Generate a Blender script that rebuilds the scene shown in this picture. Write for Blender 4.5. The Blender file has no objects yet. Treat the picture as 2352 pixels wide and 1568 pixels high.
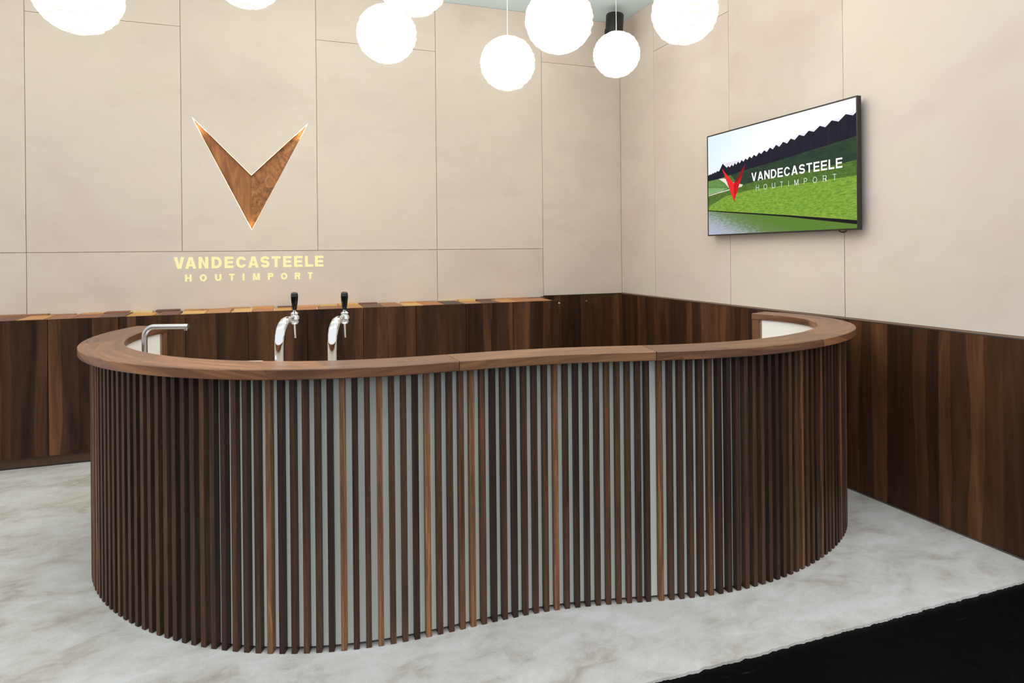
import bpy, bmesh, math, random
from mathutils import Vector, Matrix
random.seed(7)
scene = bpy.context.scene
COL = scene.collection

# ------------------------------------------------------------------ camera
cam_data = bpy.data.cameras.new('camera')
cam = bpy.data.objects.new('camera', cam_data)
COL.objects.link(cam)
F = Vector((0.34064, 0.940194, 0.0))
Rv = Vector((0.940151, -0.340625, -0.009517))
Uv = Vector((0.008948, -0.003242, 0.999955))
cam.matrix_world = Matrix(((Rv.x, Uv.x, -F.x, 0.0), (Rv.y, Uv.y, -F.y, 0.0), (Rv.z, Uv.z, -F.z, 1.55), (0, 0, 0, 1)))
cam_data.sensor_fit = 'HORIZONTAL'
cam_data.sensor_width = 36.0
cam_data.lens = 36.0 * 1491.07 / 2352.0
cam_data.shift_x = 0.0
cam_data.shift_y = -(784 - 578.86) / 2352.0
cam_data.clip_end = 200
scene.camera = cam

# ------------------------------------------------------------------ world, exposure
world = bpy.data.worlds.new('hall_light')
scene.world = world
world.use_nodes = True
world.node_tree.nodes['Background'].inputs[0].default_value = (0.94, 0.98, 1.02, 1)
world.node_tree.nodes['Background'].inputs[1].default_value = 0.95
scene.view_settings.view_transform = 'Standard'
scene.view_settings.look = 'None'
scene.view_settings.gamma = 1.0
scene.view_settings.use_curve_mapping = False
scene.view_settings.exposure = 0.16
scene.cycles.max_bounces = 6
scene.cycles.diffuse_bounces = 3
scene.cycles.glossy_bounces = 3
LANTERN_STRENGTH = 4.1

# high-bay lamps of the exhibition hall, above the aisle in front of the stand
for i, (lx, ly) in enumerate(((-4.0, 0.4), (-1.4, 0.4), (1.2, 0.4), (3.6, 0.2))):
    ld = bpy.data.lights.new('hall_lamp', 'AREA')
    ld.shape = 'DISK'; ld.size = 1.6; ld.energy = 64; ld.color = (0.93, 0.98, 1.0)
    lo = bpy.data.objects.new('hall_lamp', ld)
    COL.objects.link(lo)
    lo.location = (lx, ly, 6.6)

# ------------------------------------------------------------------ helpers
def srgb(r, g, b):
    def f(c):
        c /= 255.0
        return c / 12.92 if c <= 0.04045 else ((c + 0.055) / 1.055) ** 2.4
    return (f(r), f(g), f(b), 1.0)

class NT:
    """small node-tree writer"""
    def __init__(self, name, rough=0.6, metal=0.0, base=(0.5, 0.5, 0.5, 1), spec=None):
        self.m = bpy.data.materials.new(name)
        self.m.use_nodes = True
        self.t = self.m.node_tree
        self.n = self.t.nodes
        self.b = self.n['Principled BSDF']
        self.b.inputs['Roughness'].default_value = rough
        self.b.inputs['Metallic'].default_value = metal
        self.b.inputs['Base Color'].default_value = base
        if spec is not None:
            self.b.inputs['Specular IOR Level'].default_value = spec
    def add(self, typ, ins=None, **props):
        nd = self.n.new(typ)
        for k, v in props.items():
            setattr(nd, k, v)
        if ins:
            for k, v in ins.items():
                self.put(nd.inputs[k], v)
        return nd
    def put(self, sock, v):
        if isinstance(v, bpy.types.NodeSocket):
            self.t.links.new(v, sock)
        else:
            sock.default_value = v
    def base(self, s):
        self.put(self.b.inputs['Base Color'], s)
    def math(self, op, a, b=0.0):
        nd = self.add('ShaderNodeMath', operation=op)
        self.put(nd.inputs[0], a)
        self.put(nd.inputs[1], b)
        return nd.outputs[0]
    def mix(self, fac, a, b, blend='MIX'):
        nd = self.add('ShaderNodeMix', data_type='RGBA', blend_type=blend)
        self.put(nd.inputs[0], fac)
        self.put(nd.inputs[6], a)
        self.put(nd.inputs[7], b)
        return nd.outputs[2]
    def ramp(self, fac, stops, interp='LINEAR'):
        nd = self.add('ShaderNodeValToRGB')
        cr = nd.color_ramp
        cr.interpolation = interp
        while len(cr.elements) < len(stops):
            cr.elements.new(0.5)
        for e, (p, c) in zip(cr.elements, stops):
            e.position = p
            e.color = c if len(c) == 4 else (*c, 1)
        self.put(nd.inputs[0], fac)
        return nd.outputs[0]
    def noise(self, vec, scale, detail=3.0, rough=0.55, dist=0.0):
        nd = self.add('ShaderNodeTexNoise', {'Scale': scale, 'Detail': detail, 'Roughness': rough, 'Distortion': dist})
        if vec is not None:
            self.put(nd.inputs['Vector'], vec)
        return nd.outputs[0]
    def mapping(self, vec, scale=(1, 1, 1), loc=None):
        nd = self.add('ShaderNodeMapping')
        self.put(nd.inputs['Vector'], vec)
        nd.inputs['Scale'].default_value = scale
        if loc is not None:
            self.put(nd.inputs['Location'], loc)
        return nd.outputs[0]
    def bump(self, h, strength=0.1, dist=0.002):
        nd = self.add('ShaderNodeBump', {'Strength': strength, 'Distance': dist, 'Height': h})
        self.put(self.b.inputs['Normal'], nd.outputs[0])

def flat(name, rgb, rough=0.6, metal=0.0, spec=None):
    return NT(name, rough, metal, srgb(*rgb), spec).m

def emit(name, col, strength, base=(0.8, 0.8, 0.8, 1)):
    k = NT(name, 0.8, 0.0, base)
    k.b.inputs['Emission Color'].default_value = col
    k.b.inputs['Emission Strength'].default_value = strength
    return k.m

def wood(name, stops, across=(26, 26, 1.2), rough=0.42, coord='Object', tone=None, spec=0.35, strips=None, dist=0.7, bump=0.06, tonevar=0.0):
    """stops: colour ramp over the grain; tone: ramp over the object's random number, multiplied in"""
    k = NT(name, rough, spec=spec)
    tc = k.add('ShaderNodeTexCoord')
    oi = k.add('ShaderNodeObjectInfo')
    vec = tc.outputs[coord]
    off = k.math('MULTIPLY', oi.outputs['Random'], 37.0)
    comb = k.add('ShaderNodeCombineXYZ', {0: off, 1: off, 2: off})
    v = k.mapping(vec, across, comb.outputs[0])
    g = k.noise(v, 1.0, 4.0, 0.6, dist)
    vf = k.mapping(vec, tuple(a * 7 for a in across), comb.outputs[0])
    fine = k.noise(vf, 1.0, 1.0, 0.6)
    fac = k.math('ADD', k.math('MULTIPLY', g, 0.8), k.math('MULTIPLY', fine, 0.2))
    col = k.ramp(fac, stops)
    if strips:
        sep = k.add('ShaderNodeSeparateXYZ', {0: vec})
        wv = k.noise(k.mapping(vec, (5, 5, 1.1), comb.outputs[0]), 1.0, 2.0, 0.5)
        s = k.math('ADD', k.math('ADD', k.math('ADD', sep.outputs[0], sep.outputs[1]), off), k.math('MULTIPLY', wv, 0.10))
        vor = k.add('ShaderNodeTexVoronoi', {'Scale': strips}, voronoi_dimensions='1D')
        k.put(vor.inputs['W'], s)
        sp = k.add('ShaderNodeSeparateColor', {0: vor.outputs['Color']})
        tint = k.ramp(sp.outputs[0], [(0.0, (0.55, 0.52, 0.5)), (0.4, (0.85, 0.83, 0.81)), (0.72, (1.25, 1.17, 1.05)), (1.0, (1.95, 1.85, 1.55))])
        col = k.mix(1.0, col, tint, 'MULTIPLY')
    if tone:
        tcol = k.ramp(oi.outputs['Random'], tone)
        col = k.mix(1.0, col, tcol, 'MULTIPLY')
    k.base(col)
    return k.m

# ------------------------------------------------------------------ materials
M = {}
def make_plaster():
    k = NT('plaster_panel', 0.88, spec=0.2)
    tc = k.add('ShaderNodeTexCoord')
    oi = k.add('ShaderNodeObjectInfo')
    off = k.math('MULTIPLY', oi.outputs['Random'], 23.0)
    comb = k.add('ShaderNodeCombineXYZ', {0: off, 1: off, 2: off})
    v = k.mapping(tc.outputs['Object'], (0.9, 0.9, 1.5), comb.outputs[0])
    a = k.noise(v, 1.1, 2.0, 0.5, 0.4)
    b = k.noise(v, 3.2, 4.0, 0.6, 0.5)
    col = k.ramp(a, [(0.30, srgb(216, 201, 191)), (0.5, srgb(221, 209, 199)), (0.70, srgb(222, 211, 197))])
    col2 = k.ramp(b, [(0.3, (0.965, 0.955, 0.945)), (0.5, (1, 1, 1)), (0.72, (1.0, 0.985, 0.96))])
    k.base(k.mix(1.0, col, col2, 'MULTIPLY'))
    return k.m
M['plaster'] = make_plaster()
M['joint'] = flat('panel_core', (176, 146, 122), 0.9)
M['ceiling'] = flat('pale_blue_paint', (222, 244, 252), 0.9)
WAL = [(0.25, srgb(36, 24, 18)), (0.45, srgb(60, 40, 29)), (0.6, srgb(75, 51, 36)), (0.8, srgb(94, 66, 45))]
M['veneer'] = wood('walnut_veneer', WAL, (9, 9, 0.7), 0.5, strips=13, dist=1.2, spec=0.12)
M['veneer_right'] = wood('dark_walnut_veneer', [(0.25, srgb(44, 28, 20)), (0.5, srgb(70, 46, 32)), (0.8, srgb(95, 66, 46))], (9, 9, 0.7), 0.5, strips=12, dist=1.2, spec=0.15)
M['plinth'] = wood('plinth_wood', [(0.3, srgb(52, 35, 25)), (0.7, srgb(80, 56, 40))], (0.8, 12, 12), 0.5)
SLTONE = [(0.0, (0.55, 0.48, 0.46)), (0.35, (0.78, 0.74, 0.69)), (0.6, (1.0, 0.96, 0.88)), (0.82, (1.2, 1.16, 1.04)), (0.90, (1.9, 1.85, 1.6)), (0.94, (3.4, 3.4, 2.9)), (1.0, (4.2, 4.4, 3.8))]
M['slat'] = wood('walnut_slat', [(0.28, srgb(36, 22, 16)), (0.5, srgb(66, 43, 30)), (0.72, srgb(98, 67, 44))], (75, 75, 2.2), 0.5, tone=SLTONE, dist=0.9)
def make_worktop(name, light, mid, dark):
    k = NT(name, 0.36, spec=0.4)
    uv = k.add('ShaderNodeUVMap', uv_map='UVMap')
    sep = k.add('ShaderNodeSeparateXYZ', {0: uv.outputs[0]})
    oi = k.add('ShaderNodeObjectInfo')
    seg = k.math('FLOOR', k.math('DIVIDE', k.math('ADD', sep.outputs[0], k.math('MULTIPLY', sep.outputs[1], 0.55)), 0.86))
    wn = k.add('ShaderNodeTexWhiteNoise', noise_dimensions='1D')
    k.put(wn.inputs['W'], k.math('ADD', seg, k.math('MULTIPLY', oi.outputs['Random'], 50)))
    skew = k.math('MULTIPLY', k.math('SUBTRACT', wn.outputs[0], 0.5), 0.35)
    across = k.math('ADD', sep.outputs[1], k.math('MULTIPLY', sep.outputs[0], skew))
    comb = k.add('ShaderNodeCombineXYZ', {0: k.math('MULTIPLY', sep.outputs[0], 1.3), 1: k.math('MULTIPLY', across, 24), 2: k.math('MULTIPLY', seg, 7.3)})
    g = k.noise(comb.outputs[0], 1.0, 5.0, 0.6, 0.9)
    fine = k.add('ShaderNodeCombineXYZ', {0: k.math('MULTIPLY', sep.outputs[0], 10), 1: k.math('MULTIPLY', across, 200), 2: seg})
    fn = k.noise(fine.outputs[0], 1.0, 3.0)
    fac = k.math('ADD', k.math('MULTIPLY', g, 0.8), k.math('MULTIPLY', fn, 0.2))
    col = k.ramp(fac, [(0.28, dark), (0.5, mid), (0.72, light)])
    tint = k.ramp(wn.outputs[0], [(0.0, (0.78, 0.75, 0.74)), (0.6, (1.0, 1.0, 1.0)), (1.0, (1.28, 1.22, 1.1))])
    k.base(k.mix(1.0, col, tint, 'MULTIPLY'))
    return k.m
M['worktop'] = make_worktop('walnut_worktop', srgb(152, 106, 72), srgb(112, 75, 52), srgb(66, 42, 31))
M['worktop_mid'] = make_worktop('walnut_worktop_lighter', srgb(164, 120, 80), srgb(134, 95, 63), srgb(92, 63, 41))
M['post'] = wood('walnut_post', [(0.25, srgb(84, 54, 37)), (0.6, srgb(122, 82, 56)), (0.8, srgb(142, 100, 70))], (26, 26, 1.4))
M['lath'] = wood('pale_lath', [(0.25, srgb(120, 90, 70)), (0.8, srgb(165, 132, 105))], (26, 26, 1.4))
M['backing'] = flat('grey_green_board', (234, 240, 230), 0.6)
M['lining'] = flat('white_lining', (248, 244, 238), 0.6)
M['white'] = flat('white_plastic', (235, 232, 226), 0.5)
M['chrome'] = flat('chrome', (235, 235, 235), 0.04, 1.0)
M['steel'] = flat('brushed_steel', (196, 196, 194), 0.28, 1.0)
M['black_gloss'] = flat('black_gloss', (10, 10, 10), 0.12)
M['black'] = flat('black_plastic', (24, 22, 21), 0.45)
M['tv_frame'] = flat('tv_bezel', (34, 30, 28), 0.4)
M['brass'] = flat('nickel', (200, 190, 170), 0.25, 1.0)
M['metal_strip'] = flat('anodised_strip', (120, 112, 106), 0.4, 0.8)
M['cord'] = flat('cream_cord', (235, 228, 214), 0.6)
def make_carpet():
    k = NT('velour_carpet', 0.95, spec=0.05)
    tc = k.add('ShaderNodeTexCoord')
    v = k.mapping(tc.outputs['Object'], (1.0, 1.5, 1))
    a = k.noise(v, 3.0, 3.0, 0.55, 0.7)
    b = k.noise(v, 8.0, 5.0, 0.65, 1.0)
    c = k.noise(tc.outputs['Object'], 260.0, 1.0)
    s = k.math('ADD', k.math('MULTIPLY', a, 0.62), k.math('MULTIPLY', b, 0.38))
    col = k.ramp(s, [(0.34, srgb(162, 154, 144)), (0.47, srgb(184, 181, 175)), (0.62, srgb(197, 196, 193))])
    g = k.ramp(c, [(0.3, (0.93, 0.93, 0.93)), (0.7, (1.05, 1.05, 1.05))])
    k.base(k.mix(1.0, col, g, 'MULTIPLY'))
    k.bump(c, 0.2, 0.004)
    return k.m
M['carpet'] = make_carpet()
def make_blackfloor():
    k = NT('black_floor', 0.35, spec=0.05)
    tc = k.add('ShaderNodeTexCoord')
    w1 = k.noise(k.mapping(tc.outputs['Object'], (1.2, 26, 1)), 2.0, 3.0, 0.5, 1.2)
    w2 = k.noise(tc.outputs['Object'], 7.0, 4.0, 0.7, 2.0)
    s = k.math('MULTIPLY', k.ramp(w1, [(0.66, (0, 0, 0)), (0.74, (1, 1, 1))]), k.ramp(w2, [(0.5, (0, 0, 0)), (0.68, (1, 1, 1))]))
    k.base(k.mix(s, srgb(6, 6, 6), srgb(52, 52, 52)))
    k.put(k.b.inputs['Roughness'], k.ramp(w2, [(0.3, (0.3, 0.3, 0.3)), (0.7, (0.55, 0.55, 0.55))]))
    return k.m
M['black_floor'] = make_blackfloor()
M['lantern'] = emit('glowing_paper', (1.0, 0.915, 0.80, 1), LANTERN_STRENGTH)
M['lantern_rib'] = emit('paper_over_wire', (1.0, 0.90, 0.74, 1), 0.86, (0.02, 0.02, 0.02, 1))
M['lantern_mouth'] = emit('lantern_inside', (1.0, 0.9, 0.74, 1), LANTERN_STRENGTH * 1.1)
M['led'] = emit('led_strip', (1.0, 0.80, 0.46, 1), 9.0)
M['added_tip_glow'] = emit('added_tip_emitter', (1.0, 0.80, 0.46, 1), 18.0)  # for the emitters added to strengthen the glow in the V's tips
M['inlay_burl'] = wood('logo_burl_walnut', [(0.3, srgb(84, 52, 30)), (0.5, srgb(146, 98, 58)), (0.72, srgb(188, 134, 84))], (9, 9, 6.5), 0.5, dist=2.6)
M['letter'] = emit('lit_letter', srgb(255, 231, 168), 0.97, srgb(40, 30, 20))
M['inlay'] = wood('logo_walnut', [(0.25, srgb(94, 58, 34)), (0.5, srgb(140, 92, 55)), (0.75, srgb(178, 124, 78))], (14, 14, 2.2), 0.5, dist=1.6)

for key in ('lantern_rib', 'lantern_mouth', 'letter'):     # too faint or enclosed to be worth sampling as lamps
    M[key].cycles.emission_sampling = 'NONE'

# ------------------------------------------------------------------ mesh helpers
class MB:
    def __init__(self):
        self.v = []; self.f = []; self.uv = {}
    def box(self, x0, x1, y0, y1, z0, z1):
        b = len(self.v)
        self.v += [(x, y, z) for z in (z0, z1) for y in (y0, y1) for x in (x0, x1)]
        self.f += [tuple(b + i for i in q) for q in ((0, 2, 3, 1), (4, 5, 7, 6), (0, 1, 5, 4), (2, 6, 7, 3), (0, 4, 6, 2), (1, 3, 7, 5))]
        return self
    def loft(self, rings, cap=True, closed=True):
        b = len(self.v); n = len(rings[0])
        for r in rings:
            self.v += [tuple(p) for p in r]
        m = n if closed else n - 1
        for i in range(len(rings) - 1):
            for j in range(m):
                k = (j + 1) % n
                self.f.append((b + i * n + j, b + i * n + k, b + (i + 1) * n + k, b + (i + 1) * n + j))
        if cap:
            self.f.append(tuple(b + j for j in reversed(range(n))))
            e = b + (len(rings) - 1) * n
            self.f.append(tuple(e + j for j in range(n)))
        return self
    def tube(self, path, rad, seg=12, cap=True):
        path = [Vector(p) for p in path]
        if not isinstance(rad, (list, tuple)):
            rad = [rad] * len(path)
        rings = []; ref = None
        for i, p in enumerate(path):
            t = (path[min(i + 1, len(path) - 1)] - path[max(i - 1, 0)]).normalized()
            if ref is None:
                ref = Vector((0, 0, 1)) if abs(t.z) < 0.9 else Vector((1, 0, 0))
            a = (ref - t * ref.dot(t)).normalized(); ref = a
            c = t.cross(a)
            rings.append([p + (a * math.cos(2 * math.pi * k / seg) + c * math.sin(2 * math.pi * k / seg)) * rad[i] for k in range(seg)])
        return self.loft(rings, cap)
    def lathe(self, prof, seg=24, loc=(0, 0, 0), cap=True):
        lo = Vector(loc)
        rings = [[lo + Vector((r * math.cos(2 * math.pi * k / seg), r * math.sin(2 * math.pi * k / seg), z)) for k in range(seg)] for r, z in prof]
        return self.loft(rings, cap)
    def mesh(self, name, smooth=False):
        me = bpy.data.meshes.new(name)
        me.from_pydata(self.v, [], self.f)
        bm = bmesh.new(); bm.from_mesh(me)
        bmesh.ops.recalc_face_normals(bm, faces=bm.faces)
        bm.to_mesh(me); bm.free()
        if smooth:
            for p in me.polygons:
                p.use_smooth = True
        me.update()
        return me

def obj(name, me, mat=None, parent=None, loc=None, rz=None):
    if isinstance(me, MB):
        me = me.mesh(name)
    o = bpy.data.objects.new(name, me)
    COL.objects.link(o)
    if mat is not None and not me.materials:
        me.materials.append(M[mat] if isinstance(mat, str) else mat)
    if parent is not None:
        o.parent = parent
    if loc is not None:
        o.location = loc
    if rz is not None:
        o.rotation_euler = (0, 0, rz)
    return o

def smooth_by_angle(o, deg=35):
    me = o.data
    for p in me.polygons:
        p.use_smooth = True
    bm = bmesh.new(); bm.from_mesh(me)
    for e in bm.edges:
        if len(e.link_faces) == 2 and e.calc_face_angle(0) > math.radians(deg):
            e.smooth = False
    bm.to_mesh(me); bm.free()
    return o

def bevel(o, w=0.002, seg=1):
    md = o.modifiers.new('edge', 'BEVEL')
    md.width = w; md.segments = seg; md.limit_method = 'ANGLE'
    return o

def thing(name, label, cat, loc=(0, 0, 0), group=None, rz=0):
    o = bpy.data.objects.new(name, None)
    COL.objects.link(o)
    o.empty_display_size = 0.1
    o.location = loc; o.rotation_euler = (0, 0, rz)
    o['label'] = label; o['category'] = cat
    if group:
        o['group'] = group
    return o

def tag(o, label, cat, group=None):
    o['label'] = label; o['category'] = cat
    if group:
        o['group'] = group
    return o

def struct(o, label=None):
    o['kind'] = 'structure'
    if label:
        o['label'] = label
    return o

def poly_mesh(name, loops, place, depth):
    """filled 2D outline with holes, extruded by depth (symmetric), mapped to 3D by place(x, y, d)"""
    cu = bpy.data.curves.new(name + '_outline', 'CURVE')
    cu.dimensions = '2D'; cu.fill_mode = 'BOTH'
    cu.extrude = depth / 2
    for lp in loops:
        sp = cu.splines.new('POLY')
        sp.points.add(len(lp) - 1)
        for p, (x, y) in zip(sp.points, lp):
            p.co = (x, y, 0, 1)
        sp.use_cyclic_u = True
    tmp = bpy.data.objects.new('tmp_outline', cu)
    COL.objects.link(tmp)
    me = bpy.data.meshes.new_from_object(tmp)
    bpy.data.objects.remove(tmp); bpy.data.curves.remove(cu)
    me.name = name
    for v in me.vertices:
        v.co = place(v.co.x, v.co.y, v.co.z + depth / 2)
    bm = bmesh.new(); bm.from_mesh(me)
    bmesh.ops.remove_doubles(bm, verts=bm.verts, dist=1e-6)
    bmesh.ops.recalc_face_normals(bm, faces=bm.faces)
    bm.to_mesh(me); bm.free()
    me.materials.clear()
    return me

# ------------------------------------------------------------------ dimensions of the stand
YB, YC, XR = 6.09, 5.64, 3.445         # back wall face, cabinet fronts, right wall face
ZC, ZL, ZJ, ZW = 3.962, 3.478, 1.582, 1.105  # ceiling, upper joint, lower joint, wainscot top
GAP = 0.0045
XV = [-4.0, -2.946, -1.849, -0.749, 0.348, 1.444, 2.542, XR]

# ------------------------------------------------------------------ structure: floor, ceiling
fl = obj('floor', MB().box(-14, 14, -12, 7, -0.06, 0.0), 'black_floor')
struct(fl, 'scuffed glossy black aisle floor in front of the stand')

def carpet_mesh():
    m = MB()
    x0, x1, y0, y1, h = -4.0, XR, 2.012, YB, 0.010
    n = 1100
    rnd = random.Random(3)
    front = []
    w = 0
    for i in range(n + 1):
        w = 0.72 * w + rnd.uniform(-0.0028, 0.0028)
        front.append((x0 + (x1 - x0) * i / n, y0 + 0.004 * (i / n) + w))
    b = 0
    for (x, y) in front:
        m.v += [(x, y, 0.0005), (x, y + 0.002, h), (x, y1, h)]
    for i in range(n):
        a, c = i * 3, (i + 1) * 3
        m.f += [(a, c, c + 1, a + 1), (a + 1, c + 1, c + 2, a + 2)]
    return m.mesh('carpet')
cp = obj('floor_carpet', carpet_mesh(), 'carpet')
struct(cp, 'pale grey brushed velour carpet with footprints')

ce = obj('ceiling', MB().box(-4.0, XR + 0.1, 2.6, YB + 0.1, ZC, ZC + 0.05), 'ceiling')
struct(ce, 'pale blue painted ceiling')

# ------------------------------------------------------------------ back wall with large plaster panels
wb = obj('wall_back', MB().box(-4.0, XR + 0.1, YB + 0.0605, YB + 0.12, 0, ZC), 'joint')
struct(wb, 'back wall clad in large cream plaster panels')
VLOOP = [(-0.668, 2.722), (-0.203, 2.244), (0.274, 2.722), (-0.203, 1.766)]

def wall_panel(parent, rect, place, hole=None):
    x0, x1, z0, z1 = rect
    g = GAP / 2
    loops = [[(x0 + g, z0 + g), (x1 - g, z0 + g), (x1 - g, z1 - g), (x0 + g, z1 - g)]]
    if hole:
        loops.append(hole)
    return obj('wall_panel', poly_mesh('wall_panel', loops, place, 0.006), 'plaster', parent)
pb = lambda x, y, d: Vector((x, YB + d, y))
pr = lambda x, y, d: Vector((XR + d, -x, y))
for i in range(7):                                      # columns from left to the corner
    a, b = XV[i], XV[i + 1]
    upper = i in (0, 2, 4, 6)                           # columns that have the upper joint
    top0 = ZL if upper else ZC
    zb = ZJ if i < 6 else ZW
    wall_panel(wb, (a, b, zb, top0), pb, VLOOP if i == 3 else None)
    if upper:
        wall_panel(wb, (a, b, ZL, ZC), pb)
for a, b in ((-4.0, -1.849), (-1.849, 1.444), (1.444, 2.542)):
    wall_panel(wb, (a, b, 1.06, ZJ), pb)
obj('core_board', poly_mesh('core_board', [[(-4.0, 0.0), (XR + 0.006, 0.0), (XR + 0.006, ZC), (-4.0, ZC)], VLOOP], lambda x, y, d: Vector((x, YB + 0.0062 + d, y)), 0.054), 'joint', wb)
# walnut wainscot right of the cabinets, up to the corner
for a, b in ((2.512, XR - 0.004),):
    obj('wainscot_panel', MB().box(a, b, YB - 0.004, YB + 0.006, 0.0, ZW - 0.006), 'veneer', wb)
tr = obj('trim_1', MB().box(2.54, XR - 0.006, YB - 0.005, YB + 0.006, ZW - 0.006, ZW + 0.001), 'tv_frame')
struct(tr, 'thin dark capping strip on the back wainscot')

# ------------------------------------------------------------------ right wall
wr = obj('wall_right', MB().box(XR + 0.0062, XR + 0.12, 1.9, YB + 0.12, 0, ZC), 'joint')
struct(wr, 'right wall with cream plaster panels above walnut wainscot')
YV = [YB, 5.437, 4.33, 3.208, 1.9]
for i in range(4):
    a, b = -YV[i], -YV[i + 1]
    if i == 1:
        wall_panel(wr, (a, b, ZW + 0.004, ZL), pr); wall_panel(wr, (a, b, ZL, ZC), pr)
    else:
        wall_panel(wr, (a, b, ZW + 0.004, ZC), pr)
for a, b in ((4.333, YB), (3.212, 4.33), (1.9, 3.209)):
    obj('wainscot_panel', MB().box(XR - 0.004, XR + 0.006, a, b, 0.0, ZW - 0.012), 'veneer_right', wr)
tr = obj('trim_2', MB().box(XR - 0.002, XR + 0.006, 1.9, YB - 0.002, ZW - 0.010, ZW - 0.004), 'metal_strip')
struct(tr, 'thin metal strip along the top of the right wainscot')
tr = obj('baseboard_right', MB().box(XR - 0.007, XR - 0.004, 2.03, YB, 0.010, 0.018), 'metal_strip')
struct(tr, 'thin metal strip where wainscot meets the carpet')

# ------------------------------------------------------------------ logo: recessed walnut V lit from its edges
lg = thing('wall_logo', 'lit walnut V-shaped emblem recessed into the cream back wall', 'emblem', (-0.203, YB + 0.05, 1.766))
def off(loop, d):
    """inset a polygon by d (d > 0 shrinks it)"""
    n = len(loop); out = []
    area = sum(loop[i][0] * loop[(i + 1) % n][1] - loop[(i + 1) % n][0] * loop[i][1] for i in range(n))
    s = 1 if area > 0 else -1
    for i in range(n):
        p0, p1, p2 = Vector(loop[i - 1]), Vector(loop[i]), Vector(loop[(i + 1) % n])
        e1, e2 = (p1 - p0).normalized(), (p2 - p1).normalized()
        n1, n2 = Vector((-e1.y, e1.x)) * s, Vector((-e2.y, e2.x)) * s
        k = (n1 + n2); k = k / max(0.25, k.dot(n1) if k.length else 1)
        if k.length > 3: k = k.normalized() * 3
        out.append(tuple(p1 + k * d))
    return out
loc = Vector((-0.203, YB + 0.05, 1.766))
mid_top, mid_bot = (-0.203, 2.244), (-0.203, 1.766)
pl = lambda x, y, d: Vector((x, YB + 0.050 + d, y)) - loc
obj('inlay_left', poly_mesh('inlay_left', [[VLOOP[0], mid_bot, mid_top]], pl, 0.006), 'inlay', lg)
ir = obj('inlay_right', poly_mesh('inlay_right', [[VLOOP[2], mid_top, mid_bot]], pl, 0.006), 'inlay_burl', lg)
led = MB()
inner = off(VLOOP, 0.0008)
n = len(VLOOP)
for i in range(n):
    a, b = VLOOP[i], VLOOP[(i + 1) % n]
    c, d = inner[i], inner[(i + 1) % n]
    q = [(a[0], a[1]), (b[0], b[1]), (d[0], d[1]), (c[0], c[1])]
    base = len(led.v)
    for yy in (YB + 0.010, YB + 0.0145):
        led.v += [(x - loc.x, yy - loc.y, z - loc.z) for x, z in q]
    led.f += [tuple(base + t for t in r) for r in ((0, 1, 2, 3), (4, 7, 6, 5), (2, 6, 7, 3), (0, 4, 5, 1))]
obj('led_strip', led, 'led', lg)
# extra emitters beside the strip, added to make the wing tips and foot glow
for tip, (p1, p2), ln in ((VLOOP[0], (VLOOP[1], VLOOP[3]), 0.16), (VLOOP[2], (VLOOP[1], VLOOP[3]), 0.16), (VLOOP[3], (VLOOP[0], VLOOP[2]), 0.07)):
    m = MB()
    for q in (p1, p2):
        d = (Vector(q) - Vector(tip)).normalized()
        a, b = Vector(tip) + d * 0.02, Vector(tip) + d * ln
        n_ = Vector((-d.y, d.x))
        if n_.dot(Vector((p1[0] + p2[0], p1[1] + p2[1])) / 2 - Vector(tip)) < 0: n_ = -n_
        base = len(m.v)
        for yy in (YB + 0.016, YB + 0.024):
            m.v += [(v.x - loc.x, yy - loc.y, v.y - loc.z) for v in (a, b, b + n_ * 0.0012, a + n_ * 0.0012)]
        m.f += [tuple(base + t for t in r) for r in ((0, 1, 2, 3), (4, 7, 6, 5), (2, 6, 7, 3), (0, 4, 5, 1), (0, 3, 7, 4), (1, 5, 6, 2))]
    obj('added_tip_glow', m, 'added_tip_glow', lg)

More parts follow.
